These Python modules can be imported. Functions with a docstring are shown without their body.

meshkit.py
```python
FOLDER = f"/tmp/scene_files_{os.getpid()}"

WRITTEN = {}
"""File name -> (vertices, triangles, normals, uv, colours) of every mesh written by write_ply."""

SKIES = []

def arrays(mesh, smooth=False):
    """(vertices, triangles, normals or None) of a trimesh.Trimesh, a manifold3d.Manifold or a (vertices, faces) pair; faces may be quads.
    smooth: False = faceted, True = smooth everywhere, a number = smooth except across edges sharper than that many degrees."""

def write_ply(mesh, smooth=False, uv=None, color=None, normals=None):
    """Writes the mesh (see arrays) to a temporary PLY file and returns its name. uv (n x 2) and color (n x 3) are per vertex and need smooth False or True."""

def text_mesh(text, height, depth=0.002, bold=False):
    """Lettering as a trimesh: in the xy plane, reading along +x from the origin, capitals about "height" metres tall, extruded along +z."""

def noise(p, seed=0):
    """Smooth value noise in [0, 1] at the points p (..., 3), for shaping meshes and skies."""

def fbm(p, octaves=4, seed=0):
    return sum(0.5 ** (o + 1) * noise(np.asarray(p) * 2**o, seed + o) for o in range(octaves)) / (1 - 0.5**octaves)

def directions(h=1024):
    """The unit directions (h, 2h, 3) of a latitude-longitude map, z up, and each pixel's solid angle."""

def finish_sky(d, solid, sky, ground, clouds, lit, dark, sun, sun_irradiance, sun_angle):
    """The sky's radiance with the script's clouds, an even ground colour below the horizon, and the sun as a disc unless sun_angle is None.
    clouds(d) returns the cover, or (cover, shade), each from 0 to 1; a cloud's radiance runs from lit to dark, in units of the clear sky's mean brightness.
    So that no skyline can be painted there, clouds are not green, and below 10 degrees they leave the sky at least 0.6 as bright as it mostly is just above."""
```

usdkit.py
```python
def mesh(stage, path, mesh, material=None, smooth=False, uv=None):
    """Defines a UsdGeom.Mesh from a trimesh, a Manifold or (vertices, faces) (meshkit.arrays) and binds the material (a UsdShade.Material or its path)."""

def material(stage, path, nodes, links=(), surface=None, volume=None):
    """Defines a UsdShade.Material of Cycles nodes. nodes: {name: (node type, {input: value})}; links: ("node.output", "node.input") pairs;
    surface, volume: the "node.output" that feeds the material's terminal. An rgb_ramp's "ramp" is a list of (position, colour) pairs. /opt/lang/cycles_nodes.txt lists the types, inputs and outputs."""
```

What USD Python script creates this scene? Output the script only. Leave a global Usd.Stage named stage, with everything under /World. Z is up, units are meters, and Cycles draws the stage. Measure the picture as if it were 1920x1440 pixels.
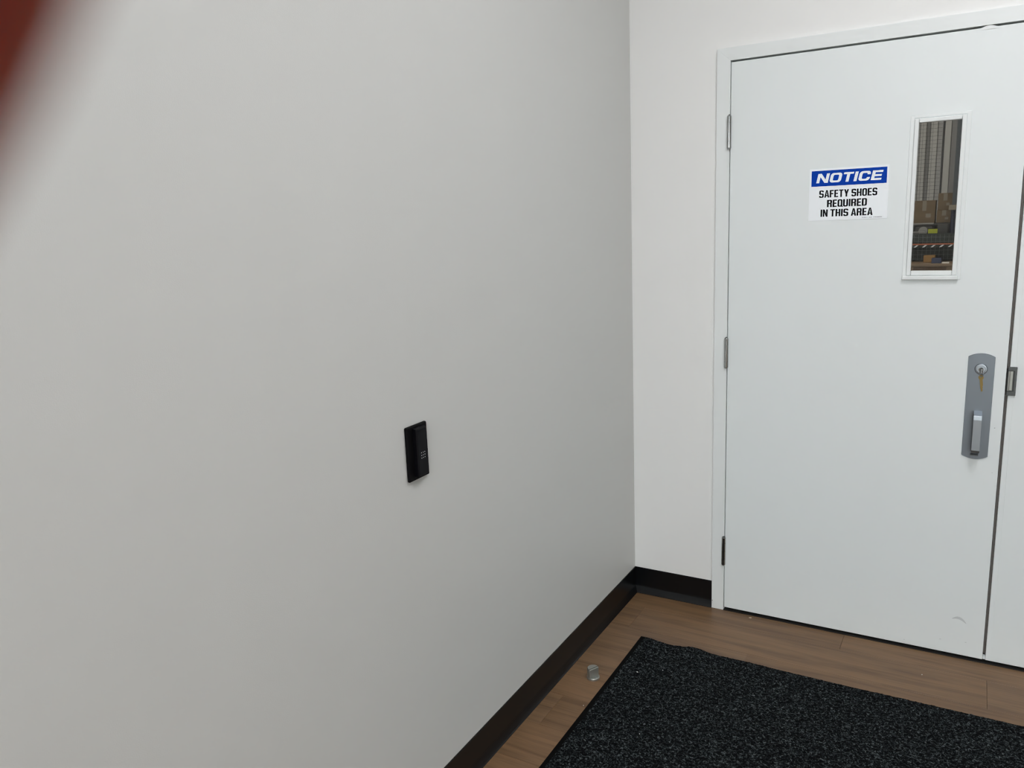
import math, random
import numpy as np, trimesh, manifold3d as m3
from shapely.geometry import Polygon, box as sbox
from shapely import affinity, union_all
import usdkit, meshkit
from pxr import Usd, UsdGeom, UsdLux, UsdShade, Gf, Sdf

stage = Usd.Stage.CreateInMemory()
UsdGeom.SetStageUpAxis(stage, UsdGeom.Tokens.z)
UsdGeom.SetStageMetersPerUnit(stage, 1.0)
W = UsdGeom.Xform.Define(stage, '/World'); stage.SetDefaultPrim(W.GetPrim())
rng = np.random.default_rng(7); random.seed(7)

# ------------------------------------------------------------------ camera, light levels, exposure
CAM = np.array([1.18056, -3.00364, 1.58040])
ROT = np.array([[0.8664036, 0.49771255, -0.04033622],        # rows: image right, image down, forward
                [0.06433808, -0.19137212, -0.97940662],
                [-0.49518219, 0.84596627, -0.19782737]])
FOCAL = 27.832
cam = UsdGeom.Camera.Define(stage, '/World/camera')
r_, d_, f_ = ROT
cam.AddTransformOp().Set(Gf.Matrix4d(*r_, 0, *(-d_), 0, *(-f_), 0, *CAM, 1))
cam.CreateHorizontalApertureAttr(36.0); cam.CreateVerticalApertureAttr(27.0)
cam.CreateFocalLengthAttr(FOCAL); cam.CreateFStopAttr(FOCAL / 1.45); cam.CreateFocusDistanceAttr(2.6)
cam.CreateClippingRangeAttr(Gf.Vec2f(0.0005, 100)); cam.CreateExposureAttr(0.0)
PANEL = 17.4            # radiance of the lobby's ceiling light panels
PANEL_COLOR = (1.0, 1.005, 1.025)
BAY = 25.0              # radiance of the warehouse's high bay lamps
SKY = 1.95              # overcast daylight that enters through the entrance glazing behind the camera
dome = UsdLux.DomeLight.Define(stage, '/World/sky'); dome.CreateIntensityAttr(SKY); dome.CreateColorAttr(Gf.Vec3f(0.93, 0.98, 1.0))

# ------------------------------------------------------------------ materials
def mat(name, color, rough=0.5, metallic=0.0, spec=0.5, var=None, bump=None, extra=None, coord='object'):
    """principled; var=(scale, colour2, (lo,hi), detail) mottles the colour; bump=(scale, height, detail)"""
    nodes = {'p': ('principled_bsdf', dict(base_color=color, roughness=rough, metallic=metallic, specular_ior_level=spec, **(extra or {})))}
    links = []
    if var or bump: nodes['t'] = ('texture_coordinate', {})
    if var:
        sc, c2, (lo, hi), det = var
        nodes['m'] = ('mapping', {'scale': sc if np.ndim(sc) else (sc, sc, sc)})
        nodes['n'] = ('noise_texture', {'scale': 1.0, 'detail': det, 'roughness': 0.6})
        nodes['r'] = ('rgb_ramp', {'ramp': [(lo, color), (hi, c2)]})
        links += [('t.' + coord, 'm.vector'), ('m.vector', 'n.vector'), ('n.fac', 'r.fac'), ('r.color', 'p.base_color')]
    if bump:
        sc, h, det = bump
        nodes['bn'] = ('noise_texture', {'scale': sc, 'detail': det})
        nodes['b'] = ('bump', {'distance': h, 'strength': 1.0})
        links += [('t.' + coord, 'bn.vector'), ('bn.fac', 'b.height'), ('b.normal', 'p.normal')]
    return usdkit.material(stage, '/World/Looks/' + name, nodes, links, surface='p.BSDF')

M = {}
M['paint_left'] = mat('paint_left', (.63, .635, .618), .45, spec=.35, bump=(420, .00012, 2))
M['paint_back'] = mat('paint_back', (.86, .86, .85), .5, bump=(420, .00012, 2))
M['door_paint'] = mat('door_paint', (.815, .855, .86), .42, bump=(150, .00006, 2))
M['frame_paint'] = mat('frame_paint', (.82, .85, .85), .38)
M['ceiling_tile'] = mat('ceiling_tile', (.80, .80, .78), .9)
M['cove_rubber'] = mat('cove_rubber', (.0028, .0031, .0040), .30, spec=.36)
M['steel'] = mat('steel', (.44, .445, .445), .13, 1.0)
M['satin_chrome'] = mat('satin_chrome', (.24, .265, .295), .42, 1.0, bump=(1500, .00002, 1))
M['bright_chrome'] = mat('bright_chrome', (.42, .455, .49), .42, 1.0)
M['dark_steel'] = mat('dark_steel', (.115, .12, .12), .4, 1.0)
M['zinc'] = mat('zinc', (.40, .405, .375), .38, .75, bump=(700, .0001, 2))
M['brass'] = mat('brass', (.30, .215, .085), .5, 1.0)
M['black_plastic'] = mat('black_plastic', (.0022, .0022, .0028), .6, spec=.12)
M['black_gloss'] = mat('black_gloss', (.0022, .0022, .0036), .42, spec=.12)
M['white_print'] = mat('white_print', (.75, .78, .80), .5)
M['sign_white'] = mat('sign_white', (.93, .965, 1.0), .45, spec=.2)
M['sign_blue'] = mat('sign_blue', (.0005, .048, .40), .5, spec=.1)
M['sign_black'] = mat('sign_black', (.003, .003, .004), .5, spec=.1)
M['gasket'] = mat('gasket', (.12, .108, .098), .6)
M['dark'] = mat('dark', (.012, .011, .010), .8)
M['crumb'] = mat('crumb', (.85, .85, .82), .5)
M['wood_chip'] = mat('wood_chip', (.55, .45, .33), .6)
M['scuff'] = mat('scuff', (.60, .63, .64), .6)
M['chip'] = mat('chip', (.12, .12, .12), .6)
M['mat_rubber'] = mat('mat_rubber', (.003, .003, .003), .8, spec=.06)
M['subfloor'] = mat('subfloor', (.05, .035, .025), .8)
# carpet yarn: black with grey-teal tufts
M['carpet'] = usdkit.material(stage, '/World/Looks/carpet', {
    't': ('texture_coordinate', {}),
    'n': ('noise_texture', {'scale': 150, 'detail': 2.0, 'roughness': .6, 'distortion': 1.0}),
    'r': ('rgb_ramp', {'ramp': [(0, (.0010, .0013, .0018)), (.50, (.0016, .0021, .0028)), (.58, (.022, .027, .029)), (.68, (.085, .098, .102)), (1, (.11, .12, .12))]}),
    'p': ('principled_bsdf', {'roughness': .95, 'specular_ior_level': .1, 'sheen_weight': .0})},
    [('t.object', 'n.vector'), ('n.fac', 'r.fac'), ('r.color', 'p.base_color')], surface='p.BSDF')
# wood look vinyl planks, a few tones
def wood(name, c, c2, off):
    return usdkit.material(stage, '/World/Looks/' + name, {
        't': ('texture_coordinate', {}),
        'm': ('mapping', {'scale': (1.6, 26, 1), 'location': (off, off * 3.1, 0)}),
        'n': ('noise_texture', {'scale': 1.0, 'detail': 4, 'roughness': .62, 'distortion': .6}),
        'm2': ('mapping', {'scale': (3.5, 160, 1), 'location': (off * 2, off, 0)}),
        'n2': ('noise_texture', {'scale': 1.0, 'detail': 3, 'roughness': .6}),
        'r': ('rgb_ramp', {'ramp': [(.30, c2), (.52, c), (.75, tuple(1.18 * x for x in c))]}),
        'r2': ('rgb_ramp', {'ramp': [(.32, (.62, .58, .54)), (.50, (1, 1, 1)), (1, (1.0, 1.0, 1.0))]}),
        'mx': ('mix', {'mix_type': 'multiply', 'fac': .55}),
        'b': ('bump', {'distance': .00015, 'strength': .6}),
        'p': ('principled_bsdf', {'roughness': .46, 'specular_ior_level': .5})},
        [('t.object', 'm.vector'), ('m.vector', 'n.vector'), ('n.fac', 'r.fac'), ('t.object', 'm2.vector'), ('m2.vector', 'n2.vector'), ('n2.fac', 'r2.fac'),
         ('r.color', 'mx.color1'), ('r2.color', 'mx.color2'), ('mx.color', 'p.base_color'), ('n2.fac', 'b.height'), ('b.normal', 'p.normal')], surface='p.BSDF')
WOODS = [wood('wood_a', (.200, .116, .058), (.120, .066, .032), 0.0), wood('wood_b', (.190, .112, .058), (.126, .070, .035), 3.7),
         wood('wood_c', (.210, .120, .060), (.136, .074, .035), 7.9), wood('wood_d', (.182, .104, .051), (.115, .062, .030), 12.3)]
M['shaded_skin'] = mat('shaded_skin', (.098, .047, .034), .65, spec=.15, extra=dict(subsurface_weight=.4, subsurface_scale=.006, subsurface_radius=(1.0, .25, .12)))  # skin tone darkened: shade between finger and phone put into the colour
M['nail'] = mat('nail', (.70, .45, .38), .3)
M['sleeve_cloth'] = mat('sleeve_cloth', (.03, .035, .05), .9)
M['phone_glass'] = mat('phone_glass', (.012, .012, .014), .25)
M['glow_panel'] = usdkit.material(stage, '/World/Looks/glow_panel', {'e': ('emission', {'color': PANEL_COLOR, 'strength': PANEL})}, surface='e.emission')
M['glow_bay'] = usdkit.material(stage, '/World/Looks/glow_bay', {'e': ('emission', {'color': (1, .95, .88), 'strength': BAY})}, surface='e.emission')
M['pane'] = usdkit.material(stage, '/World/Looks/pane', {
    'tr': ('transparent_bsdf', {'color': (.80, .80, .78)}), 'g': ('glossy_bsdf', {'color': (.9, .9, .9), 'roughness': .02}),
    'f': ('fresnel', {'IOR': 1.5}), 'mx': ('mix_closure', {})},
    [('f.fac', 'mx.fac'), ('tr.BSDF', 'mx.closure1'), ('g.BSDF', 'mx.closure2')], surface='mx.closure')
M['clear_pane'] = usdkit.material(stage, '/World/Looks/clear_pane', {
    'tr': ('transparent_bsdf', {'color': (.94, .95, .945)}), 'g': ('glossy_bsdf', {'color': (.9, .9, .9), 'roughness': .02}),
    'f': ('fresnel', {'IOR': 1.45}), 'mx': ('mix_closure', {})},
    [('f.fac', 'mx.fac'), ('tr.BSDF', 'mx.closure1'), ('g.BSDF', 'mx.closure2')], surface='mx.closure')
# beyond the door
M['concrete'] = mat('concrete', (.30, .29, .28), .7)
M['cladding_a'] = mat('cladding_a', (.46, .45, .43), .5)
M['cladding_b'] = mat('cladding_b', (.36, .355, .35), .5)
M['cladding_c'] = mat('cladding_c', (.22, .215, .21), .55)
M['carton'] = mat('carton', (.155, .108, .060), .8, var=((3, 3, 14), (.12, .080, .043), (.35, .7), 3))
M['carton_pale'] = mat('carton_pale', (.23, .20, .155), .8)
M['wire_black'] = mat('wire_black', (.02, .02, .02), .5)
M['wire_zinc'] = mat('wire_zinc', (.14, .15, .15), .5, .3)
M['column_blue'] = mat('column_blue', (.045, .055, .065), .5)
M['wrap_blue'] = mat('wrap_blue', (.014, .015, .034), .5)
M['machine_grey'] = mat('machine_grey', (.030, .029, .028), .6, var=(9, (.055, .052, .047), (.45, .7), 3))
M['rail_alu'] = mat('rail_alu', (.25, .24, .22), .4)
M['tag_yellow'] = mat('tag_yellow', (.36, .40, .012), .6)
M['tape_orange'] = mat('tape_orange', (.38, .10, .035), .6)
M['tape_green'] = mat('tape_green', (.010, .017, .013), .6)
M['bin_orange'] = mat('bin_orange', (.25, .125, .018), .5)
M['bin_blue'] = mat('bin_blue', (.02, .03, .075), .5)
M['paper'] = mat('paper', (.7, .66, .6), .7)
M['bench_wood'] = mat('bench_wood', (.19, .13, .08), .6)
M['bench_brown'] = mat('bench_brown', (.075, .040, .02), .6)

# ------------------------------------------------------------------ scene helpers
used = set()
def fresh(parent, name):
    p, k = f'{parent}/{name}', 0
    while p in used:
        k += 1; p = f'{parent}/{name}_{k:03d}'
    used.add(p); return p
def path_of(parent): return '/World' if parent is None else (parent if isinstance(parent, str) else str(parent.GetPath()))
def data(prim, **kw):
    for k, v in kw.items():
        if v: prim.SetCustomDataByKey(k, v)
    return prim
def obj(name, mesh, m, parent=None, smooth=False, **kw):
    prim = usdkit.mesh(stage, fresh(path_of(parent), name), mesh, M[m] if isinstance(m, str) else m, smooth=smooth).GetPrim()
    return data(prim, **kw)
def thing(name, loc=(0, 0, 0), **kw):
    x = UsdGeom.Xform.Define(stage, fresh('/World', name))
    if any(loc): x.AddTranslateOp().Set(Gf.Vec3d(*map(float, loc)))
    return data(x.GetPrim(), **kw)
def cat(*ms): return trimesh.util.concatenate(list(ms))
def bx(x0, x1, y0, y1, z0, z1, c=0.0):
    """box, chamfered by c"""
    if c <= 0:
        b = trimesh.creation.box((x1 - x0, y1 - y0, z1 - z0)); b.apply_translation(((x0 + x1) / 2, (y0 + y1) / 2, (z0 + z1) / 2)); return b
    pts = []
    for sx in (0, 1):
        for sy in (0, 1):
            for sz in (0, 1):
                P = np.array([(x0, x1)[sx], (y0, y1)[sy], (z0, z1)[sz]], float); s = np.array([1 - 2 * sx, 1 - 2 * sy, 1 - 2 * sz]) * c
                for k in range(3):
                    q = P + s; q[k] = P[k]; pts.append(q)
    return trimesh.PointCloud(np.array(pts)).convex_hull
def tm(man):
    m = man.to_mesh(); return trimesh.Trimesh(np.array(m.vert_properties[:, :3]), np.array(m.tri_verts), process=False)
def man(t): return m3.Manifold(m3.Mesh(np.asarray(t.vertices, np.float32), np.asarray(t.faces, np.uint32)))
def cyl(p, q, r, n=32, r2=None):
    p, q = np.asarray(p, float), np.asarray(q, float); L = np.linalg.norm(q - p)
    c = tm(m3.Manifold.cylinder(L, r, r if r2 is None else r2, n))
    T = trimesh.geometry.align_vectors([0, 0, 1], (q - p) / L); T[:3, 3] = p; c.apply_transform(T); return c
def extr(poly, h): return trimesh.creation.extrude_polygon(poly, h, engine='earcut')
def extr_all(g, h): return cat(*[extr(p, h) for p in getattr(g, 'geoms', [g]) if p.area > 1e-12])
def face_back(mesh, x, y, z):
    """a mesh drawn in xy and extruded to +z: stand it up facing -y at (x, y, z)"""
    m = mesh.copy(); v = m.vertices.copy(); m.vertices = np.stack([v[:, 0] + x, y - v[:, 2], v[:, 1] + z], 1); return m

# ------------------------------------------------------------------ the lobby's shell
H = 3.3
XR, YF = 6.4, -8.5
def struct(name, mesh, m, **kw): return obj(name, mesh, m, kind='structure', **kw)
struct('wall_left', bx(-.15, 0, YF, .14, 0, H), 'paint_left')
OX0, OX1, OZ = .350, 2.245, 2.150            # rough opening of the double door
struct('wall_back', cat(bx(0, OX0, 0, .14, 0, H), bx(OX1, XR, 0, .14, 0, H), bx(OX0, OX1, 0, .14, OZ, H)), 'paint_back')
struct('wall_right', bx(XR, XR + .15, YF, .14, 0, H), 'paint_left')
GX0, GX1, GZ = 1.3, 6.2, 2.9                     # entrance glazing in the wall behind the camera
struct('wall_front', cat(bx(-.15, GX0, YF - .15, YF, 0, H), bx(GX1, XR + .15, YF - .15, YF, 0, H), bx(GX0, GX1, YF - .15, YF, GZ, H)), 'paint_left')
win = thing('window_1', kind='structure', label='glazed entrance front behind the camera')
gn = 4
for q in range(gn + 1):
    xx = GX0 + (GX1 - GX0) * q / gn; obj('mullion', bx(max(xx - .03, GX0), min(xx + .03, GX1), YF - .11, YF - .04, .0, GZ, .003), 'dark_steel', win)
for zz in (.0, 2.15, GZ - .06): obj('transom', bx(GX0, GX1, YF - .105, YF - .045, zz, zz + .06, .003), 'dark_steel', win)
for q in range(gn):
    a, b = GX0 + (GX1 - GX0) * q / gn + .03, GX0 + (GX1 - GX0) * (q + 1) / gn - .03
    obj('glass', bx(a, b, YF - .08, YF - .072, .06, 2.15), 'clear_pane', win); obj('glass', bx(a, b, YF - .08, YF - .072, 2.21, GZ - .06), 'clear_pane', win)
struct('pavement', bx(-12, 18, YF - 22, YF - .15, -.06, -.01), 'concrete')
struct('ceiling', bx(-.15, XR + .15, YF - .15, .14, H, H + .1), 'ceiling_tile')

# floor: planks running along the door wall
floor = thing('floor', kind='structure')
obj('subfloor', bx(-.15, XR + .15, YF - .15, .14, -.06, -.006), 'subfloor', floor)
PW, y_seam = .1778, -.8375
k0 = math.ceil((.14 - y_seam) / PW)
far_rows = []
for k in range(k0, k0 - 44, -1):
    y1 = min(y_seam + k * PW, .14); y0 = y_seam + (k - 1) * PW
    if y1 < YF: break
    y0 = max(y0, YF)
    x = -.1 - 1.22 * ((k * .381 + .32) % 1.0)
    if k == 0: x = .064 - 1.22
    while x < XR:
        a, b = max(x, 0.0), min(x + 1.22, XR)
        if b - a > .02:
            pl = bx(a + .0003, b - .0003, y0 + .0003, y1 - .0003, -.006, 0, .0005)
            w = WOODS[int(rng.integers(4))]
            if y1 > -2.3 and a < 2.6: obj('plank', pl, w, floor)
            else: far_rows.append(pl)
        x += 1.22
obj('plank_field', cat(*far_rows), WOODS[0], floor, kind='stuff')

# rubber cove base
prof = [(0, 0), (.0135, 0), (.0135, .0014), (.0112, .0050), (.0085, .0115), (.0062, .0180), (.0046, .0235), (.0034, .0280), (.0028, .034), (.0026, .112), (.0016, .1138), (0, .1138)]
def cove(L):
    return extr(Polygon(prof), L)               # x: off the wall, y: up, z: along
c = cove(abs(YF)); v = c.vertices.copy(); c.vertices = np.stack([v[:, 0], -v[:, 2], v[:, 1]], 1); c.invert()
struct('baseboard_left', c, 'cove_rubber')
c = cove(.3355); v = c.vertices.copy(); c.vertices = np.stack([v[:, 2] + .0005, -v[:, 0], v[:, 1]], 1)
struct('baseboard_back', c, 'cove_rubber')

# ------------------------------------------------------------------ door frame and leaves
FY = -.010                                     # frame face
fr = thing('trim_1', kind='structure')
FX0, FX1, FZ0, FZ1 = .3365, .3845, 2.1202, 2.1640
FX2, FX3 = 2.2200, 2.2680
def mitre(pts): return extr(Polygon(pts), 1)
def prism_y(pts, y0, y1):
    m = extr(Polygon(pts), y1 - y0); v = m.vertices.copy(); m.vertices = np.stack([v[:, 0], y1 - v[:, 2], v[:, 1]], 1); return m
g_ = .0003
obj('jamb', cat(prism_y([(FX0, 0), (FX1, 0), (FX1, FZ0 - g_), (FX0, FZ1 - g_)], FY, .0), bx(FX1 - .032, FX1, 0, .15, 0, FZ0), bx(FX1, FX1 + .016, .044, .11, 0, FZ0)), 'frame_paint', fr)
obj('jamb', cat(prism_y([(FX2, 0), (FX3, 0), (FX3, FZ1 - g_), (FX2, FZ0 - g_)], FY, .0), bx(FX2, FX2 + .02, 0, .15, 0, FZ0), bx(FX2 - .016, FX2, .044, .11, 0, FZ0)), 'frame_paint', fr)
obj('head', cat(prism_y([(FX0, FZ1), (FX1, FZ0), (FX2, FZ0), (FX3, FZ1)], FY, .0), bx(FX1, FX2, 0, .15, FZ0, FZ0 + .028), bx(FX1, FX2, .044, .11, FZ0 - .016, FZ0)), 'frame_paint', fr)
obj('paint_chip', cat(bx(.3385, .3398, FY - .0002, FY + .001, .028, .036), bx(.3388, .3396, FY - .0002, FY + .001, .020, .023)), 'chip', fr, label='small dark chip in the frame paint near the floor')

DY, DB = -.006, .038                            # leaf front and back
LZ0, LZ1 = .0115, 2.1142
A0, A1 = .3868, 1.2970
B0, B1 = 1.3056, 2.2175
VX0, VX1, VZ0, VZ1 = .990, 1.129, 1.362, 1.857  # cut-out for the vision panel
d1 = thing('door_1', kind='structure', label='white painted left door leaf with narrow window and satin lock plate')
leaf = man(bx(A0, A1, DY, DB, LZ0, LZ1, .0012)) - man(bx(VX0, VX1, -.1, .1, VZ0, VZ1))
obj('leaf', tm(leaf), 'door_paint', d1)
# vision panel: flat flange, four glazing bars, wire free glass
fl = man(bx(.9735, 1.1465, DY - .0022, DY, 1.3430, 1.8725, .0009)) - man(bx(.9850, 1.1360, -.1, .1, 1.3555, 1.8650))
vp = obj('vision_panel', tm(fl), 'frame_paint', d1)
gy0, gy1 = DY - .0075, DY + .012
def bar(pts):                                   # mitre-less bars with a sloped inner face
    return bx(*pts, .0015)
obj('glazing_bar', bx(.9858, .9985, gy0, gy1, 1.3565, 1.8625, .0016), 'frame_paint', vp)
obj('glazing_bar', bx(1.1212, 1.1344, gy0, gy1, 1.3565, 1.8625, .0016), 'frame_paint', vp)
obj('glazing_bar', bx(.9993, 1.1204, gy0, gy1, 1.8490, 1.8618, .0016), 'frame_paint', vp)
obj('glazing_bar', bx(.9993, 1.1204, gy0, gy1, 1.3565, 1.3722, .0016), 'frame_paint', vp)
obj('sill_lip', bx(.9735, 1.1400, DY - .012, DY - .002, 1.3425, 1.3560, .002), 'frame_paint', vp)
obj('glass', bx(.9905, 1.1285, .012, .018, 1.3625, 1.8565), 'pane', vp)
# hinges
def hinge(x, z0, z1):
    r, y = .0082, DY - .0065
    z = [z0 + .0035, z0 + (z1 - z0) * .22, z0 + (z1 - z0) * .50, z0 + (z1 - z0) * .78, z1 - .0035]
    ms = [cyl((x, y, a + .00035), (x, y, b - .00035), r) for a, b in zip(z[:-1], z[1:])]
    ms += [cyl((x, y, z0), (x, y, z1), r * .8)]
    ms += [cyl((x, y, z1 - .0035), (x, y, z1), r * .98, 32, r * .7), cyl((x, y, z0), (x, y, z0 + .0035), r * .7, 32, r * .98)]
    ms += [bx(x - .002, x + .002, y, DY + .03, z0 + .004, z1 - .004)]
    return cat(*ms)
for (x, z0, z1) in ((.3812, 1.8158, 1.9330), (.3768, 1.0060, 1.1235), (.3790, .1970, .3175)):
    h_ = obj('hinge', hinge(.3835, z0, z1), 'steel', d1, smooth=30)
    obj('pin_tip', cyl((.3835, DY - .0065, z1), (.3835, DY - .0065, z1 + .0032), .0036, 20, .002), 'dark_steel', h_)
# lock plate with arched ends, cylinder and pull
PX0, PX1 = 1.1862, 1.2636; pc = (PX0 + PX1) / 2
hw, sag = (PX1 - PX0) / 2, .0115; R = (hw * hw + sag * sag) / (2 * sag)
def arch(zend, sgn, n=17):
    t = np.linspace(-1, 1, n) * math.asin(hw / R)
    return [(pc + R * math.sin(a), zend + sgn * (R * math.cos(a) - (R - sag))) for a in t]
poly = Polygon(arch(1.0895, 1) + arch(.7500, -1)[::-1])
PLY = DY - .0042
pm = m3.Manifold.hull_points(np.array([(x, DY, z) for x, z in poly.exterior.coords] + [(pc + (x - pc) * .972, PLY, .9197 + (z - .9197) * .9935) for x, z in poly.exterior.coords]))
lp = obj('lock_plate', tm(pm), 'satin_chrome', d1)
cx, cz = 1.2250, 1.0490
ring = m3.CrossSection([[(0, 0), (.0185, 0), (.0185, .0015), (.0165, .0045), (.0135, .0050), (.0128, .0032), (0, .0032)]]).revolve(48)
rt = tm(ring)                                   # axis z
def face_axis(m, x, y, z): return face_back(m, x, y, z)
rm = face_axis(rt, cx, PLY, cz); rm.invert() if rm.volume < 0 else None
cy_ = obj('cylinder_collar', rm, 'bright_chrome', lp, smooth=35)
obj('keyway_plug', cat(cyl((cx, PLY, cz - .002), (cx, PLY - .0048, cz - .002), .0072)), 'steel', lp, smooth=35)
# pull: sloped shoulder, flat bar, dark strip for the shade below
hx0, hx1 = 1.2140, 1.2375
side = [(PLY + .001, .9060), (PLY - .004, .9075), (-.0500, .8990), (-.0530, .8960), (-.0545, .8850), (-.0520, .7800), (-.0480, .7700), (PLY + .001, .7640),
        (PLY + .001, .7720), (-.0400, .7800), (-.0430, .7860), (-.0440, .8800), (-.0420, .8870), (PLY + .001, .8920)]
pl_ = extr(Polygon(side), hx1 - hx0); v = pl_.vertices.copy(); pl_.vertices = np.stack([v[:, 2] + hx0, v[:, 0], v[:, 1]], 1)
pl_ = tm(man(pl_)) if pl_.volume > 0 else pl_
obj('pull_handle', pl_, 'bright_chrome', lp)
obj('handle_shade_strip', bx(hx0 - .001, hx1 - .002, PLY - .012, PLY, .7545, .7590, .0008), 'dark_steel', lp)  # dark strip stands in for the shade under the pull
# scuffs and dots on the leaf, tape tab on its top edge
def blade(pts, w, y):                            # thin tapered stroke on the door face
    pts = np.array(pts, float); n = len(pts); t = np.gradient(pts, axis=0); t /= np.linalg.norm(t, axis=1)[:, None]
    o = np.stack([-t[:, 1], t[:, 0]], 1) * (w * np.sin(np.linspace(.15, math.pi - .15, n)))[:, None] / 2
    P = Polygon(list(pts + o) + list((pts - o)[::-1])).buffer(0); return face_back(extr_all(P, .00025), 0, y, 0)
def scuff_at(x, z, dx, dz, w, bend=.3):
    t = np.linspace(0, 1, 9); return blade(np.stack([x + dx * t, z + dz * t + bend * abs(dx) * np.sin(t * math.pi)], 1), w, DY)
obj('scuff_mark', cat(scuff_at(1.196, .1455, .044, -.010, .0095, .25), scuff_at(1.160, .0560, .007, .001, .0022), scuff_at(1.240, .0620, .006, .001, .0022)), 'scuff', d1, label='faint grey shoe scuff')
obj('nick', cat(bx(1.0480, 1.0495, DY - .0003, DY, .0270, .0285), bx(1.2755, 1.2783, DY - .0003, DY, .8510, .8524), bx(1.2795, 1.2806, DY - .0003, DY, .6960, .6972)), 'chip', d1)
t_ = np.linspace(0, 1, 15)
tab = Polygon([(1.155 + .043 * t, LZ1 + .0057 * math.sin(math.pi * t) ** 1.3) for t in t_] + [(1.198, LZ1 - .006), (1.155, LZ1 - .006)])
obj('edge_tab', face_back(extr(tab, .0012), 0, DY, 0), 'frame_paint', d1, label='white bump of filler on the top edge of the leaf')

struct('dark_floor_strip', bx(FX1, FX2, -.012, .10, .0, .0012, .0004), 'dark', label='thin black strip on the floor under the door leaves')  # thin dark strip on the floor below the leaves
d2 = thing('door_2', kind='structure', label='white painted right door leaf carrying the latch strike')
obj('leaf', bx(B0, B1, DY, DB, LZ0, LZ1, .0012), 'door_paint', d2)
obj('astragal', bx(B0 + .0008, B0 + .0165, DY - .0008, DY, .022, LZ1 - .01, .0004), 'door_paint', d2)
obj('seal_strip', bx(A1 - .014, B0 + .014, DB, DB + .004, .030, LZ1), 'gasket', d2)
obj('seal_strip', bx(A1 + .0012, B0 - .0002, DY + .009, DB, .034, LZ1 - .003), 'gasket', d2, label='grey brown seal filling the gap between the leaves')
obj('bottom_bolt', cat(bx(A1 + .0008, B0 - .0004, DY + .003, DY + .012, LZ0 + .001, .0260)), 'white_print', d2, label='pale stub at the foot of the gap')
SX0, SX1, SZ0, SZ1 = 1.3010, 1.3262, .9660, 1.0605
st = man(bx(SX0, SX1, DY - .009, DY, SZ0, SZ1, .001)) - man(bx(SX0 - .01, SX1 - .0065, DY - .02, DY - .0015, SZ0 + .014, SZ1 - .011))
sk = obj('latch_strike', tm(st), 'dark_steel', d2)
obj('strike_keeper', cat(bx(SX0 + .001, SX1 - .010, DY - .0065, DY - .0010, SZ0 + .016, SZ1 - .013, .001), cyl((SX0 + .004, DY - .006, SZ0 + .016), (SX0 + .004, DY - .006, SZ1 - .013), .003, 20)), 'zinc', sk)
obj('latch_bolt', bx(A1 + .0005, B0 - .0005, DY + .001, DY + .010, SZ0 + .012, SZ1 - .008), 'dark', sk)

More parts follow.
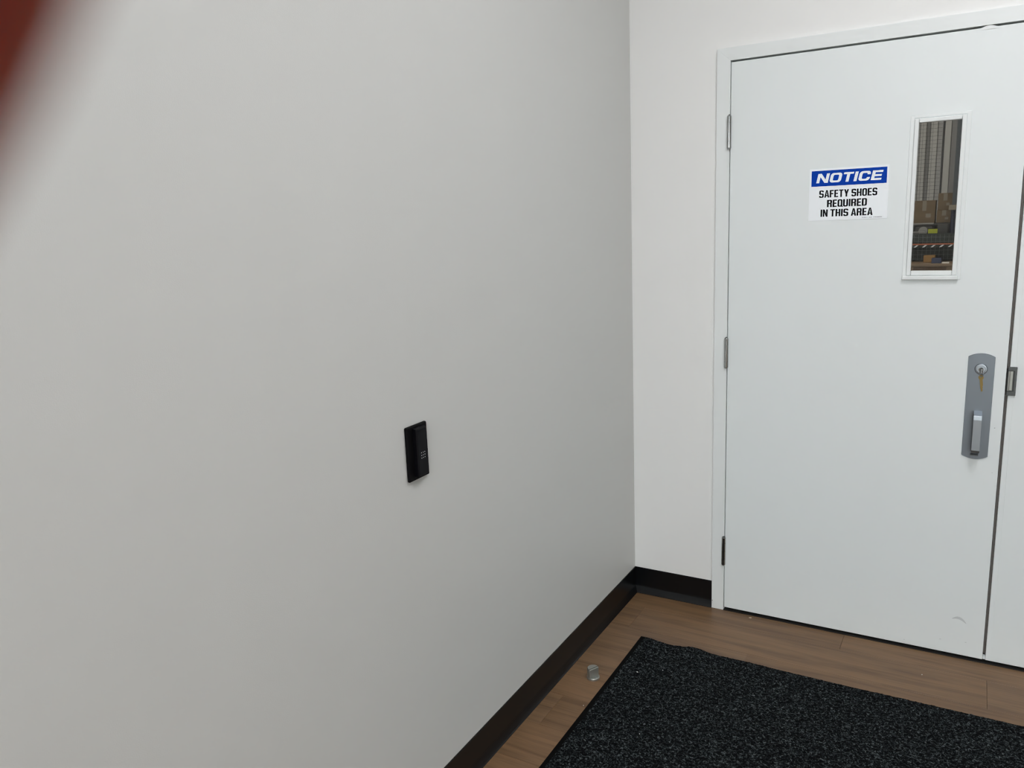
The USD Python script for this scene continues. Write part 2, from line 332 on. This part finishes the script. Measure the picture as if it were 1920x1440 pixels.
# key hanging in the lock
kx, kz = 1.2262, 1.0465
key = thing('key', loc=(kx, PLY - .005, kz), label='brass key left in the lock cylinder, bow hanging down against the plate', category='key')
obj('blade', bx(-.0045, .0045, -.012, .001, -.0009, .0009), 'steel', key)
bow = union_all([Polygon([(.0075 * math.cos(a), -.0255 + .0085 * math.sin(a)) for a in np.linspace(0, 6.28, 22)[:-1]]), Polygon([(-.0042, -.030), (.0042, -.030), (.0050, -.052), (.0035, -.0555), (.0045, -.059), (.0030, -.063), (.0040, -.068), (.0022, -.0730), (-.0008, -.0730), (-.0030, -.060)])])
bow = affinity.rotate(bow, 5, origin=(0, -.02))
bow = bow.difference(Polygon([(.0022 * math.cos(a), -.0230 + .0022 * math.sin(a)) for a in np.linspace(0, 6.28, 14)[:-1]]))
obj('bow', face_back(extr(bow, .0022), 0, .0045, 0), 'brass', key, label='second brass key on the ring')
tor = trimesh.creation.torus(.0085, .0009, major_sections=36, minor_sections=8); tor.apply_transform(trimesh.transformations.rotation_matrix(math.pi / 2, (0, 1, 0)) @ np.eye(4)); tor.apply_transform(trimesh.transformations.rotation_matrix(.7, (0, 0, 1))); tor.apply_translation((.0005, -.006, -.0125))
obj('key_ring', tor, 'bright_chrome', key, smooth=True)
head = Polygon([(.0078 * math.cos(a), .0078 * math.sin(a)) for a in np.linspace(0, 6.28, 24)[:-1]]).difference(sbox(-.002, -.006, .002, -.003))
hm = extr(head, .002); hm.apply_transform(trimesh.transformations.rotation_matrix(math.pi / 2, (0, 1, 0))); hm.apply_transform(trimesh.transformations.rotation_matrix(.5, (0, 0, 1))); hm.apply_translation((-.001, -.0195, -.0005))
obj('head', hm, 'steel', key)

# ------------------------------------------------------------------ the sign
SGX, SGZ, SGW, SGH = .6654, 1.5488, .2524, .1762
SY = DY - .0003
sg = thing('notice_sign', label='white safety notice with a blue NOTICE band stuck on the left door leaf', category='sign')
def on_sign(shape, depth, lift=0): return face_back(extr_all(shape, depth), SGX, SY - lift, SGZ)
def uv(u, v): return (u * SGW, (1 - v) * SGH)
obj('sheet', on_sign(sbox(0, 0, SGW, SGH), .0006), 'sign_white', sg)
(bx0, bz1), (bx1, bz0) = uv(.026, .040), uv(.974, .338)
obj('blue_band', on_sign(sbox(bx0, bz0, bx1, bz1), .0002, .0006), 'sign_blue', sg)
def rrect(w, h, r): return sbox(r, r, w - r, h - r).buffer(r, quad_segs=6)
hN = .0318; s_ = .0088                                     # cap height and stem
def letter(ch, w):
    h = hN; t = .0066                                      # horizontal strokes
    if ch == 'N': return union_all([sbox(0, 0, s_, h), sbox(w - s_, 0, w, h), Polygon([(0, h), (s_ * 1.12, h), (w, 0), (w - s_ * 1.12, 0)])])
    if ch == 'O': return rrect(w, h, .0085).difference(affinity.translate(rrect(w - 2 * s_, h - 2 * t, .0035), s_, t))
    if ch == 'T': return union_all([sbox(0, h - t, w, h), sbox(w / 2 - s_ / 2, 0, w / 2 + s_ / 2, h)])
    if ch == 'I': return sbox(0, 0, s_, h)
    if ch == 'C': return letter('O', w).difference(sbox(w * .55, h * .36, w + .01, h * .64))
    if ch == 'E': return union_all([sbox(0, 0, s_, h), sbox(0, 0, w, t), sbox(0, h - t, w, h), sbox(0, h / 2 - t / 2, w * .95, h / 2 + t / 2)])
x = 0; shp = []
for ch, w in (('N', .0340), ('O', .0330), ('T', .0285), ('I', s_), ('C', .0315), ('E', .0290)):
    shp.append((ch, affinity.translate(letter(ch, w), x, 0))); x += w + .0040
total = x - .0040
(ux0, bz), (ux1, _) = uv(.088, .276), uv(.930, .276)
sc = (ux1 - ux0 - .20 * hN) / total
for ch, g in shp:
    g = affinity.affine_transform(g, [sc, .20, 0, 1, ux0, bz])
    obj('lettering', on_sign(g, .0002, .0008), 'sign_white', sg, label=f'white letter {ch} of the heading')
def glyph(ch):                                             # condensed bold capitals, cap height 1
    w, st, t = .52, .175, .145
    R_ = lambda x, y, w_, h_, r: affinity.translate(rrect(w_, h_, r), x, y)
    ring_ = lambda x, y, w_, h_: R_(x, y, w_, h_, .17).difference(R_(x + st, y + t, w_ - 2 * st, h_ - 2 * t, .06))
    B_ = sbox
    if ch == 'I': return B_(0, 0, st, 1), st
    if ch == 'H': return union_all([B_(0, 0, st, 1), B_(w - st, 0, w, 1), B_(0, .5 - t / 2, w, .5 + t / 2)]), w
    if ch in 'EF':
        g = [B_(0, 0, st, 1), B_(0, 1 - t, .44, 1), B_(0, .5 - t / 2, .41, .5 + t / 2)]
        if ch == 'E': g.append(B_(0, 0, .45, t))
        return union_all(g), .45
    if ch == 'T': return union_all([B_(0, 1 - t, .50, 1), B_(.25 - st / 2, 0, .25 + st / 2, 1)]), .50
    if ch == 'N': return union_all([B_(0, 0, st * .92, 1), B_(w - st * .92, 0, w, 1), Polygon([(0, 1), (st, 1), (w, 0), (w - st, 0)])]), w
    if ch == 'A': return union_all([Polygon([(0, 0), (st, 0), (.28 + .02, 1), (.19, 1)]), Polygon([(.56, 0), (.56 - st, 0), (.28 - .02, 1), (.37, 1)]), B_(.12, .20, .44, .20 + t * .95)]), .56
    if ch == 'Y': return union_all([Polygon([(0, 1), (st, 1), (.27 + st / 2, .42), (.27 - st / 2, .38)]), Polygon([(.54, 1), (.54 - st, 1), (.27 - st / 2, .42), (.27 + st / 2, .38)]), B_(.27 - st / 2, 0, .27 + st / 2, .44)]), .54
    if ch in 'OQ':
        g = ring_(0, 0, w, 1)
        if ch == 'Q': g = g.union(Polygon([(.30, .20), (.40, .26), (.60, .0), (.50, -.07)]))
        return g, w
    if ch == 'U': return union_all([ring_(0, 0, w, .9), B_(0, .4, st, 1), B_(w - st, .4, w, 1)]).difference(B_(st, .5, w - st, 1.1)), w
    if ch == 'D': return union_all([B_(0, 0, .25, 1), R_(0, 0, w, 1, .17)]).difference(union_all([R_(st, t, w - 2 * st, 1 - 2 * t, .06), B_(st, t, st + .07, 1 - t)])), w
    if ch == 'R':
        bowl = union_all([B_(0, .42, .25, 1), R_(0, .42, w, .58, .16)]).difference(union_all([R_(st, .42 + t, w - 2 * st, .58 - 2 * t, .05), B_(st, .42 + t, st + .06, 1 - t)]))
        return union_all([B_(0, 0, st, 1), bowl, B_(w - st - .01, 0, w - .005, .46).difference(B_(w - .05, .40, w, .47))]), w
    if ch == 'S':
        m_ = .5
        top = R_(0, m_ - t / 2, w, m_ + t / 2, .16).difference(R_(st, m_ + t / 2, w - 2 * st, m_ - t * 1.5, .05)).difference(B_(w - st - .001, m_ + t / 2 - .02, w + .1, .75))
        bot = R_(0, 0, w, m_ + t / 2, .16).difference(R_(st, t, w - 2 * st, m_ - t * 1.5, .05)).difference(B_(-.1, .25, st + .001, m_ - t / 2 + .02))
        return union_all([top, bot]), w
for text, u0, u1, vb in (('SAFETY SHOES', .133, .866, .558), ('REQUIRED', .240, .744, .745), ('IN THIS AREA', .160, .818, .928)):
    x, gs = 0.0, []
    for ch in text:
        if ch == ' ': x += .22; continue
        g, w_ = glyph(ch); gs.append((ch, affinity.translate(g, x, 0))); x += w_ + (.075 if ch not in 'A' else .05)
    (px0, pz), (px1, _) = uv(u0, vb), uv(u1, vb)
    kx_ = (px1 - px0) / (x - .075)
    for ch, g in gs:
        obj('lettering', on_sign(affinity.affine_transform(g, [kx_, 0, 0, .0246, px0, pz]), .0002, .0006), 'sign_black', sg, label=f'black letter {ch} of {text}')
fine = []; xx = uv(.690, 0)[0]
for w_, gap in ((.004, .001), (.009, .001), (.003, .003), (.011, .004), (.003, .0008), (.006, .0008), (.016, .001)):
    z0 = uv(0, .972)[1]; fine.append(sbox(xx, z0, xx + w_, z0 + .0017)); xx += w_ + gap
obj('fine_print', on_sign(union_all(fine), .0001, .0006), mat('print_grey', (.25, .26, .28), .5), sg, kind='stuff')

# ------------------------------------------------------------------ card reader on the left wall
cr = thing('card_reader', loc=(0, -1.4770, 1.0335), label='small black card reader with white dots mounted on the left wall', category='card reader')
def onleft(y0, y1, z0, z1, x0, x1, ch): return bx(x0, x1, y0, y1, z0, z1, ch)
obj('back_plate', onleft(-.0430, .0400, -.0705, .0690, 0, .0090, .0022), 'black_plastic', cr)
bodyp = m3.Manifold.hull_points(np.concatenate([np.array([(x, y, z) for y in (-s, s) for z in (-zb, zt)]) for x, s, zb, zt in ((.009, .0215, .0610, .0625), (.0190, .0205, .0600, .0615), (.0225, .0180, .0580, .0590))]))
obj('reader_body', tm(bodyp), 'black_gloss', cr)
dots = [bx(.0224, .0227, (i - 1) * .0068 - .0011, (i - 1) * .0068 + .0011, -.0075 + (j - 1) * .0068 - .0010, -.0075 + (j - 1) * .0068 + .0010) for i in range(3) for j in range(3)]
for d in dots: obj('dot', d, 'white_print', cr)

# ------------------------------------------------------------------ entrance mat
MX0, MX1, MY1, MY0 = .163, 1.985, -.3620, -1.58
fm = thing('floor_mat', label='black and grey carpeted entrance mat with rubber border in front of the doors', category='mat')
def wave(x):                                     # the back edge ripples near the corner
    return .0045 * np.exp(-((x - .215) / .05) ** 2) * 0 + .0075 * np.sin((x - .163) * 2 * math.pi / .205 + 1.2) * np.exp(-((x - .33) / .16) ** 2) - .006 * np.exp(-((x - .85) / .3) ** 2)
def lift(x, y):
    return .004 * np.maximum(0, np.sin((x - .163) * 2 * math.pi / .205 + 1.2)) * np.exp(-((x - .33) / .16) ** 2) * np.exp(-((MY1 - y) / .12) ** 2)
def sheet(x0, x1, y0, y1, nx, ny, zf, z_low, wav):
    X, Y = np.meshgrid(np.linspace(x0, x1, nx), np.linspace(0, 1, ny), indexing='ij')
    yy = y0 + (y1 + wav * wave(X) - y0) * Y
    Z = zf(X, yy)
    top = np.stack([X, yy, Z], -1).reshape(-1, 3)
    i, j = np.meshgrid(np.arange(nx - 1), np.arange(ny - 1), indexing='ij'); a = (i * ny + j).ravel()
    F = np.concatenate([np.stack([a, a + ny, a + ny + 1], 1), np.stack([a, a + ny + 1, a + 1], 1)])
    ring = np.concatenate([np.arange(nx) * ny, (nx - 1) * ny + np.arange(1, ny), np.arange(nx - 2, -1, -1) * ny + ny - 1, np.arange(ny - 2, 0, -1)])
    low = top[ring].copy(); low[:, 2] = z_low(low[:, 0], low[:, 1])
    n0 = len(top); m_ = len(ring); q = np.arange(m_); nq = (q + 1) % m_
    S = np.concatenate([np.stack([ring[q], n0 + q, ring[nq]], 1), np.stack([ring[nq], n0 + q, n0 + nq], 1)])
    return trimesh.Trimesh(np.vstack([top, low]), np.vstack([F, S]), process=False)
obj('rubber_border', sheet(MX0, MX1, MY0, MY1, 240, 24, lambda x, y: .0030 + lift(x, y), lambda x, y: 0 * x, 1), 'mat_rubber', fm)
nx, ny = 520, 360
px0, px1, py0, py1 = MX0 + .019, MX1 - .02, MY0 + .02, MY1 - .010
def pile_z(x, y):
    n = meshkit.noise(np.stack([x / .0075, y / .0075, 0 * x], -1), 3) * .6 + meshkit.noise(np.stack([x / .0050, y / .0050, 0 * x + 5], -1), 9) * .4
    return .0062 + lift(x, y) + .0055 * n
obj('carpet_pile', sheet(px0, px1, py0, py1, nx, ny, pile_z, lambda x, y: .002 + lift(x, y), 1), 'carpet', fm, kind='stuff')

# ------------------------------------------------------------------ dome door stop on the floor
ds = thing('door_stop', loc=(.1120, -.6950, 0), label='small grey metal floor door stop between the baseboard and the mat', category='door stop')
rr = .0225
nrm = np.array([.0346, -.0174]); nrm = np.array([.893, -.450])         # the flat face looks here
ang = math.atan2(nrm[1], nrm[0])
def zrot(m): m.apply_transform(trimesh.transformations.rotation_matrix(ang, (0, 0, 1))); return m
base = m3.CrossSection([[(0, 0), (rr, 0), (rr, .0060), (rr - .0018, .0080), (0, .0080)]]).revolve(48)
obj('base', zrot(tm(base)), 'zinc', ds, smooth=35)
body = m3.CrossSection([[(0, 0), (rr - .0012, 0), (rr - .0012, .0365), (rr - .0035, .0400), (0, .0405)]]).revolve(48)
body = body ^ man(bx(-.05, .0010, -.05, .05, .004, .06))
obj('dome', zrot(tm(body)), 'zinc', ds, smooth=35)
bw = math.sqrt((rr - .0012) ** 2 - .006 ** 2) - .0005
obj('bumper', zrot(bx(.0022, .0068, -bw, bw, .0078, .0385, .0012)), 'zinc', ds, label='flat bumper slab')
obj('chrome_disc', zrot(cyl((.0135, .001, .0075), (.0135, .001, .0095), .0030, 16)), 'bright_chrome', ds)  # small bright disc on the base

# ------------------------------------------------------------------ crumbs
def crumb(name, label, x, y, z, s, m='crumb', flat=1.0):
    b = trimesh.creation.icosphere(1, 1.0); b.vertices *= np.array([s, s * .7, s * .7 * flat]) * (.8 + .4 * rng.random((len(b.vertices), 1)))
    b.apply_transform(trimesh.transformations.rotation_matrix(rng.random() * 3, (0, 0, 1))); b.apply_translation((x, y, z + s * .45 * flat)); return obj(name, b, m, label=label, category='crumb')
crumb('crumb', 'larger white crumb on the mat near its left edge', .243, -.608, .0088, .0030)
crumb('crumb', 'small white crumb on the mat, right of the larger crumb', .319, -.557, .0090, .0019)
crumb('crumb', 'tiny pale crumb on the mat nearest the bottom of the photo', .374, -.929, .0090, .0016)
crumb('crumb', 'tiny pale crumb on the bare planks beside the left edge of the mat', .150, -.8594, 0, .0016)
crumb('crumb', 'pale crumb on the planks between the doors and the right part of the mat', 1.1180, -.180, 0, .0016)
crumb('wood_chip', 'pale sliver of debris on the planks by the hinge-side foot of the door', .4985, -.030, 0, .0060, 'wood_chip', .25)

# ------------------------------------------------------------------ ceiling lights
def troffer(x, y):
    t = thing('ceiling_light', loc=(x, y, H), label='recessed white rectangular ceiling light panel over the lobby', category='ceiling light', group='ceiling light panels over the lobby')
    w, l = .60, 1.20
    f = man(bx(-w / 2, w / 2, -l / 2, l / 2, -.012, 0)) - man(bx(-w / 2 + .02, w / 2 - .02, -l / 2 + .02, l / 2 - .02, -.1, -.004))
    obj('frame', tm(f), 'frame_paint', t); obj('diffuser', bx(-w / 2 + .0205, w / 2 - .0205, -l / 2 + .0205, l / 2 - .0205, -.009, -.0045), 'glow_panel', t)
for p in ((1.5, -1.6), (1.5, -4.0), (1.5, -6.0)): troffer(*p)

# ------------------------------------------------------------------ what the door window shows
WX0, WX1, WY1, WH = -2.2, 4.2, 8.6, 5.2
struct('floor_warehouse', bx(WX0, WX1, .14, WY1, -.06, -.002), 'concrete')
struct('ceiling_warehouse', bx(WX0, WX1, .14, WY1, WH, WH + .1), 'cladding_c')
struct('wall_warehouse_left', bx(WX0 - .1, WX0, .14, WY1, 0, WH), 'cladding_b')
struct('wall_warehouse_right', bx(WX1, WX1 + .1, .14, WY1, 0, WH), 'cladding_b')
struct('wall_warehouse_front', bx(WX0, WX1, .14, .2, H + .1, WH), 'cladding_b')
wb = thing('wall_warehouse_back', kind='structure')
obj('backing', bx(WX0, WX1, WY1, WY1 + .1, 0, WH), 'cladding_b', wb)
x = -.10; k = 0
for w_, m_, dep in ((.20, 'cladding_b', .02), (.10, 'cladding_a', .05), (.09, 'cladding_b', .015), (.05, 'cladding_c', .01), (.11, 'cladding_a', .05), (.05, 'cladding_b', .02), (.07, 'cladding_a', .045), (.045, 'cladding_c', .01), (.08, 'cladding_a', .05), (.06, 'cladding_b', .02), (.09, 'cladding_a', .04), (.30, 'cladding_c', .03), (.35, 'cladding_c', .02), (.4, 'cladding_b', .03)):
    obj('wall_panel', bx(x, x + w_ - .004, WY1 - dep, WY1 + .001, 0, WH, .004), m_, wb); x += w_
wf = thing('wire_fence', label='black wire mesh guard panel behind the cartons seen through the door window', category='fence')
obj('post', bx(.792, .812, 7.42, 7.45, 0, 2.9, .003), 'wire_black', wf)
obj('post', bx(-.40, -.37, 7.42, 7.45, 0, 2.9, .003), 'wire_black', wf)
wires = [bx(-.37, .785, 7.434, 7.436, z, z + .0024) for z in np.arange(.3, 2.88, .042)] + [bx(xx, xx + .0022, 7.437, 7.439, .3, 2.88) for xx in np.arange(-.36, .78, .05)]
obj('wire_grid', cat(*wires), 'wire_black', wf, kind='stuff')
obj('steel_column', cat(bx(.950, .978, 6.98, 7.04, 0, WH), bx(.940, .988, 6.96, 6.972, 0, WH)), 'column_blue', label='dark blue grey steel column at the right side of the door window', category='column')
def pallet_rack():
    t = thing('storage_shelf', loc=(0, 0, 0), label='dark shelf the cartons stand on beyond the door window', category='shelf')
    obj('shelf_board', bx(-.1, 1.5, 7.06, 7.40, 1.375, 1.405, .003), 'machine_grey', t)
    for xx in (-.1, 1.46): obj('leg', bx(xx, xx + .04, 7.10, 7.14, 0, 1.375, .003), 'machine_grey', t)
    obj('back_board', bx(-.1, 1.5, 7.38, 7.40, .2, 1.375), 'machine_grey', t)
pallet_rack()
def carton(x0, x1, y0, y1, z0, z1, label, m='carton', flap=True):
    t = thing('carton', label=label, category='carton', loc=((x0 + x1) / 2, (y0 + y1) / 2, z0))
    w, d, h = (x1 - x0) / 2, (y1 - y0) / 2, z1 - z0
    obj('box', bx(-w, w, -d, d, 0, h, .003), m, t)
    if flap:
        obj('tape', bx(-.02, .02, -d - .0008, -d + .0005, h * .55, h * .98), 'carton_pale', t)
        obj('shipping_label', bx(w * .15, w * .62, -d - .0012, -d, h * .25, h * .42), 'carton_pale', t)
carton(.560, .779, 7.08, 7.36, 1.405, 1.651, 'brown carton at the left below the wire mesh, seen through the door window')
carton(.800, .940, 7.08, 7.36, 1.543, 1.722, 'upper brown carton beside the steel column, seen through the door window')
carton(.796, .936, 7.07, 7.36, 1.405, 1.542, 'lower brown carton beside the steel column, seen through the door window')
carton(.912, .983, 6.88, 6.955, 1.538, 1.592, 'small pale box against the steel column, seen through the door window', 'carton_pale', False)
tb = cyl((.957, 6.915, 1.262), (.957, 6.915, 1.537), .022, 20)
obj('wrapped_roll', tb, 'wrap_blue', smooth=40, label='dark blue wrapped upright roll under the small pale box', category='roll')
mc = thing('machine', label='dark grey machine with pale rails behind the striped shelf edge', category='machine', loc=(.80, 6.94, 0))
obj('housing', bx(-.52, .40, .0, .10, 0, 1.26, .01), 'machine_grey', mc)
obj('upper_case', bx(-.20, -.03, -.03, .07, 1.26, 1.37, .008), 'machine_grey', mc)
obj('upper_case', bx(.01, .12, -.02, .06, 1.26, 1.395, .008), 'machine_grey', mc)
obj('rail', bx(-.52, -.02, -.10, -.085, 1.397, 1.411, .002), 'rail_alu', mc)
obj('rail', bx(-.52, -.104, -.125, -.112, 1.310, 1.321, .002), 'rail_alu', mc)
obj('rail', bx(-.52, -.15, -.125, -.112, 1.292, 1.301, .002), 'rail_alu', mc)
obj('rail', bx(.10, .26, -.10, -.085, 1.282, 1.290, .002), 'rail_alu', mc)
obj('rail_post', bx(-.53, -.51, -.12, -.06, 1.26, 1.411, .002), 'machine_grey', mc)
obj('drum', cyl((-.12, -.055, 1.325), (-.12, -.02, 1.325), .045, 24), 'rail_alu', mc, smooth=30)
obj('cylinder', cyl((-.165, -.06, 1.215), (-.165, -.06, 1.262), .014, 16), 'rail_alu', mc, smooth=30)
obj('instruction_tag', bx(-.068, .022, -.125, -.120, 1.277, 1.346), 'tag_yellow', mc, label='bright yellow tag')
obj('tag_arm', bx(-.03, -.02, -.121, .0, 1.275, 1.29), 'machine_grey', mc)
wk = thing('workbench', label='workbench with striped shelf edge and brown front panel, low in the door window', category='workbench', loc=(.80, 6.5, 0))
obj('bench_top', bx(-.55, .55, -.30, .28, .985, 1.012, .003), 'bench_wood', wk)
obj('apron', bx(-.55, .55, -.28, -.26, .80, .985), 'bench_wood', wk)
obj('front_panel', bx(-.155, .145, -.292, -.281, .880, .975, .003), 'bench_brown', wk)
for xx in (-.54, .49):
    obj('leg', bx(xx, xx + .05, -.27, -.22, 0, .985), 'dark_steel', wk); obj('leg', bx(xx, xx + .05, .20, .25, 0, .985), 'dark_steel', wk)
    obj('upright', bx(xx, xx + .04, .22, .26, 1.012, 1.30), 'dark_steel', wk)
sh = obj('upper_shelf', bx(-.55, .55, -.02, .26, 1.168, 1.190), 'tape_green', wk)
obj('edge_strip', bx(-.55, .55, -.026, -.02, 1.191, 1.204), 'tape_orange', sh)
for q in range(-6, 6):
    s0 = -.10 + q * .0795
    obj('stripe', prism_y([(s0, 1.1655), (s0 + .020, 1.1655), (s0 + .047, 1.1895), (s0 + .027, 1.1895)], -.0215, -.0195), 'white_print', sh)
gw = [bx(-.54, .54, .20, .203, z, z + .003) for z in np.arange(1.03, 1.29, .046)] + [bx(xx, xx + .003, .203, .206, 1.02, 1.29) for xx in np.arange(-.52, .54, .041)]
obj('wire_back', cat(*gw), 'wire_zinc', wk, kind='stuff')
obj('back_panel', bx(-.54, .54, .262, .27, 1.012, 1.30), 'tape_green', wk)
def tub(name, x0, x1, y0, y1, z0, z1, m, label):
    o = man(bx(x0, x1, y0, y1, z0, z1, .003)) - man(bx(x0 + .004, x1 - .004, y0 + .004, y1 - .004, z0 + .004, z1 + .1))
    return obj(name, tm(o), m, label=label, category='bin')
tub('parts_bin', .722, .830, 6.42, 6.56, 1.0125, 1.083, 'bin_orange', 'orange parts bin on the workbench, seen through the door window')
tub('parts_bin', .806, .895, 6.235, 6.36, 1.0125, 1.064, 'bin_blue', 'dark blue parts bin on the workbench, seen through the door window')
obj('paper_stack', bx(.902, .966, 6.21, 6.30, 1.0125, 1.024), 'paper', label='small stack of white paper right of the dark blue bin', category='paper')
for (x, y) in ((.0, 2.6), (2.2, 2.6), (.0, 5.4), (2.2, 5.4)):
    t = thing('high_bay_light', loc=(x, y, WH), label='high bay lamp under the warehouse ceiling', category='lamp', group='high bay lamps of the warehouse')
    obj('housing', bx(-.3, .3, -.6, .6, -.05, 0), 'frame_paint', t); obj('diffuser', bx(-.28, .28, -.58, .58, -.056, -.051), 'glow_bay', t)

# ------------------------------------------------------------------ the photographer's left hand on the phone: the index finger creeps into the lens' corner
def world(p): return CAM + np.asarray(p, float) @ ROT            # lens frame (right, down, forward) -> room
u_, n_ = np.array([.50, -.866, 0]), np.array([.866, .50, 0])
def fing(s, z=.0082, off=0): return n_ * (-.01442 + off) + u_ * s + np.array([0, 0, z])
ph = bx(-.0168, .1300, -.0165, .0550, -.0090, -.0010, .0020)  # unseen phone body, added to block light from the finger
ph.vertices = np.array([world(v) for v in ph.vertices])
phone = thing('phone', label='black phone held at the lens by the hand', category='phone')
obj('case', ph, 'phone_glass', phone)
def chain(pts, rad):
    out = []
    for (a, ra), (b, rb) in zip(list(zip(pts, rad))[:-1], list(zip(pts, rad))[1:]):
        s1 = m3.Manifold.sphere(ra, 20).translate(list(map(float, a))); s2 = m3.Manifold.sphere(rb, 20).translate(list(map(float, b)))
        out.append(m3.Manifold.batch_hull([s1, s2]))
    return out
kn = [np.array(p) for p in ((-.056, .062, -.006), (-.052, .079, -.008), (-.050, .095, -.012), (-.052, .110, -.018))]     # knuckles
parts = []
parts += chain([kn[0], fing(-.050, .0100), fing(-.024, .0088), fing(-.004, .0083), fing(.0130, .0080)], [.0105, .0088, .0080, .0076, .0062])
for k, (y, L) in enumerate(((.030, .062), (.043, .060), (.056, .048))):
    a = kn[k + 1]; b = np.array([-.030, y + .018, .0075]); c_ = np.array([-.030 + L * .48, y + .006, .0074]); e = np.array([-.030 + L * .86, y + .002, .0072])
    parts += chain([a, b, c_, e], [.0105 - .0006 * k, .0086 - .0005 * k, .0078 - .0005 * k, .0066 - .0005 * k])
wrist = np.array([-.085, .125, -.085])
pm_ = []
for q in kn: pm_.append(m3.Manifold.sphere(.0115, 20).translate(list(map(float, q))))
pm_.append(m3.Manifold.sphere(.021, 20).translate(list(map(float, wrist)))); pm_.append(m3.Manifold.sphere(.016, 20).translate([-.060, .095, -.070]))
parts.append(m3.Manifold.batch_hull(pm_))
parts += chain([np.array([-.070, .100, -.068]), np.array([-.040, .070, -.046]), np.array([-.012, .046, -.026]), np.array([.010, .030, -.0185])], [.018, .0130, .0100, .0078])
parts += chain([wrist, np.array([-.150, .270, -.270])], [.024, .034])
hand_m = m3.Manifold.batch_boolean(parts, m3.OpType.Add).refine_to_length(.0032)
ht = tm(hand_m); ht.merge_vertices(); trimesh.smoothing.filter_taubin(ht, iterations=12)
ht.vertices = np.asarray(ht.vertices) @ ROT + CAM
hd = thing('hand', label='blurred fingertip of the hand holding the phone, dark red in the upper left corner', category='hand')
obj('shaded_skin', ht, 'shaded_skin', hd, smooth=True)
nl = trimesh.creation.icosphere(2, 1.0); nl.vertices *= np.array([.0045, .0062, .0012])
T = np.eye(4); T[:3, 0] = n_; T[:3, 1] = u_; T[:3, 2] = (0, 0, 1); T[:3, 3] = fing(.012, .0143); nl.apply_transform(T); nl.vertices = np.asarray(nl.vertices) @ ROT + CAM
obj('fingernail', nl, 'nail', hd, smooth=True)
sl = chain([np.array([-.118, .199, -.180]), np.array([-.165, .302, -.315])], [.036, .045])[0].refine_to_length(.01)
slt = tm(sl); slt.vertices = np.asarray(slt.vertices) @ ROT + CAM
obj('sleeve', slt, 'sleeve_cloth', hd, smooth=True)
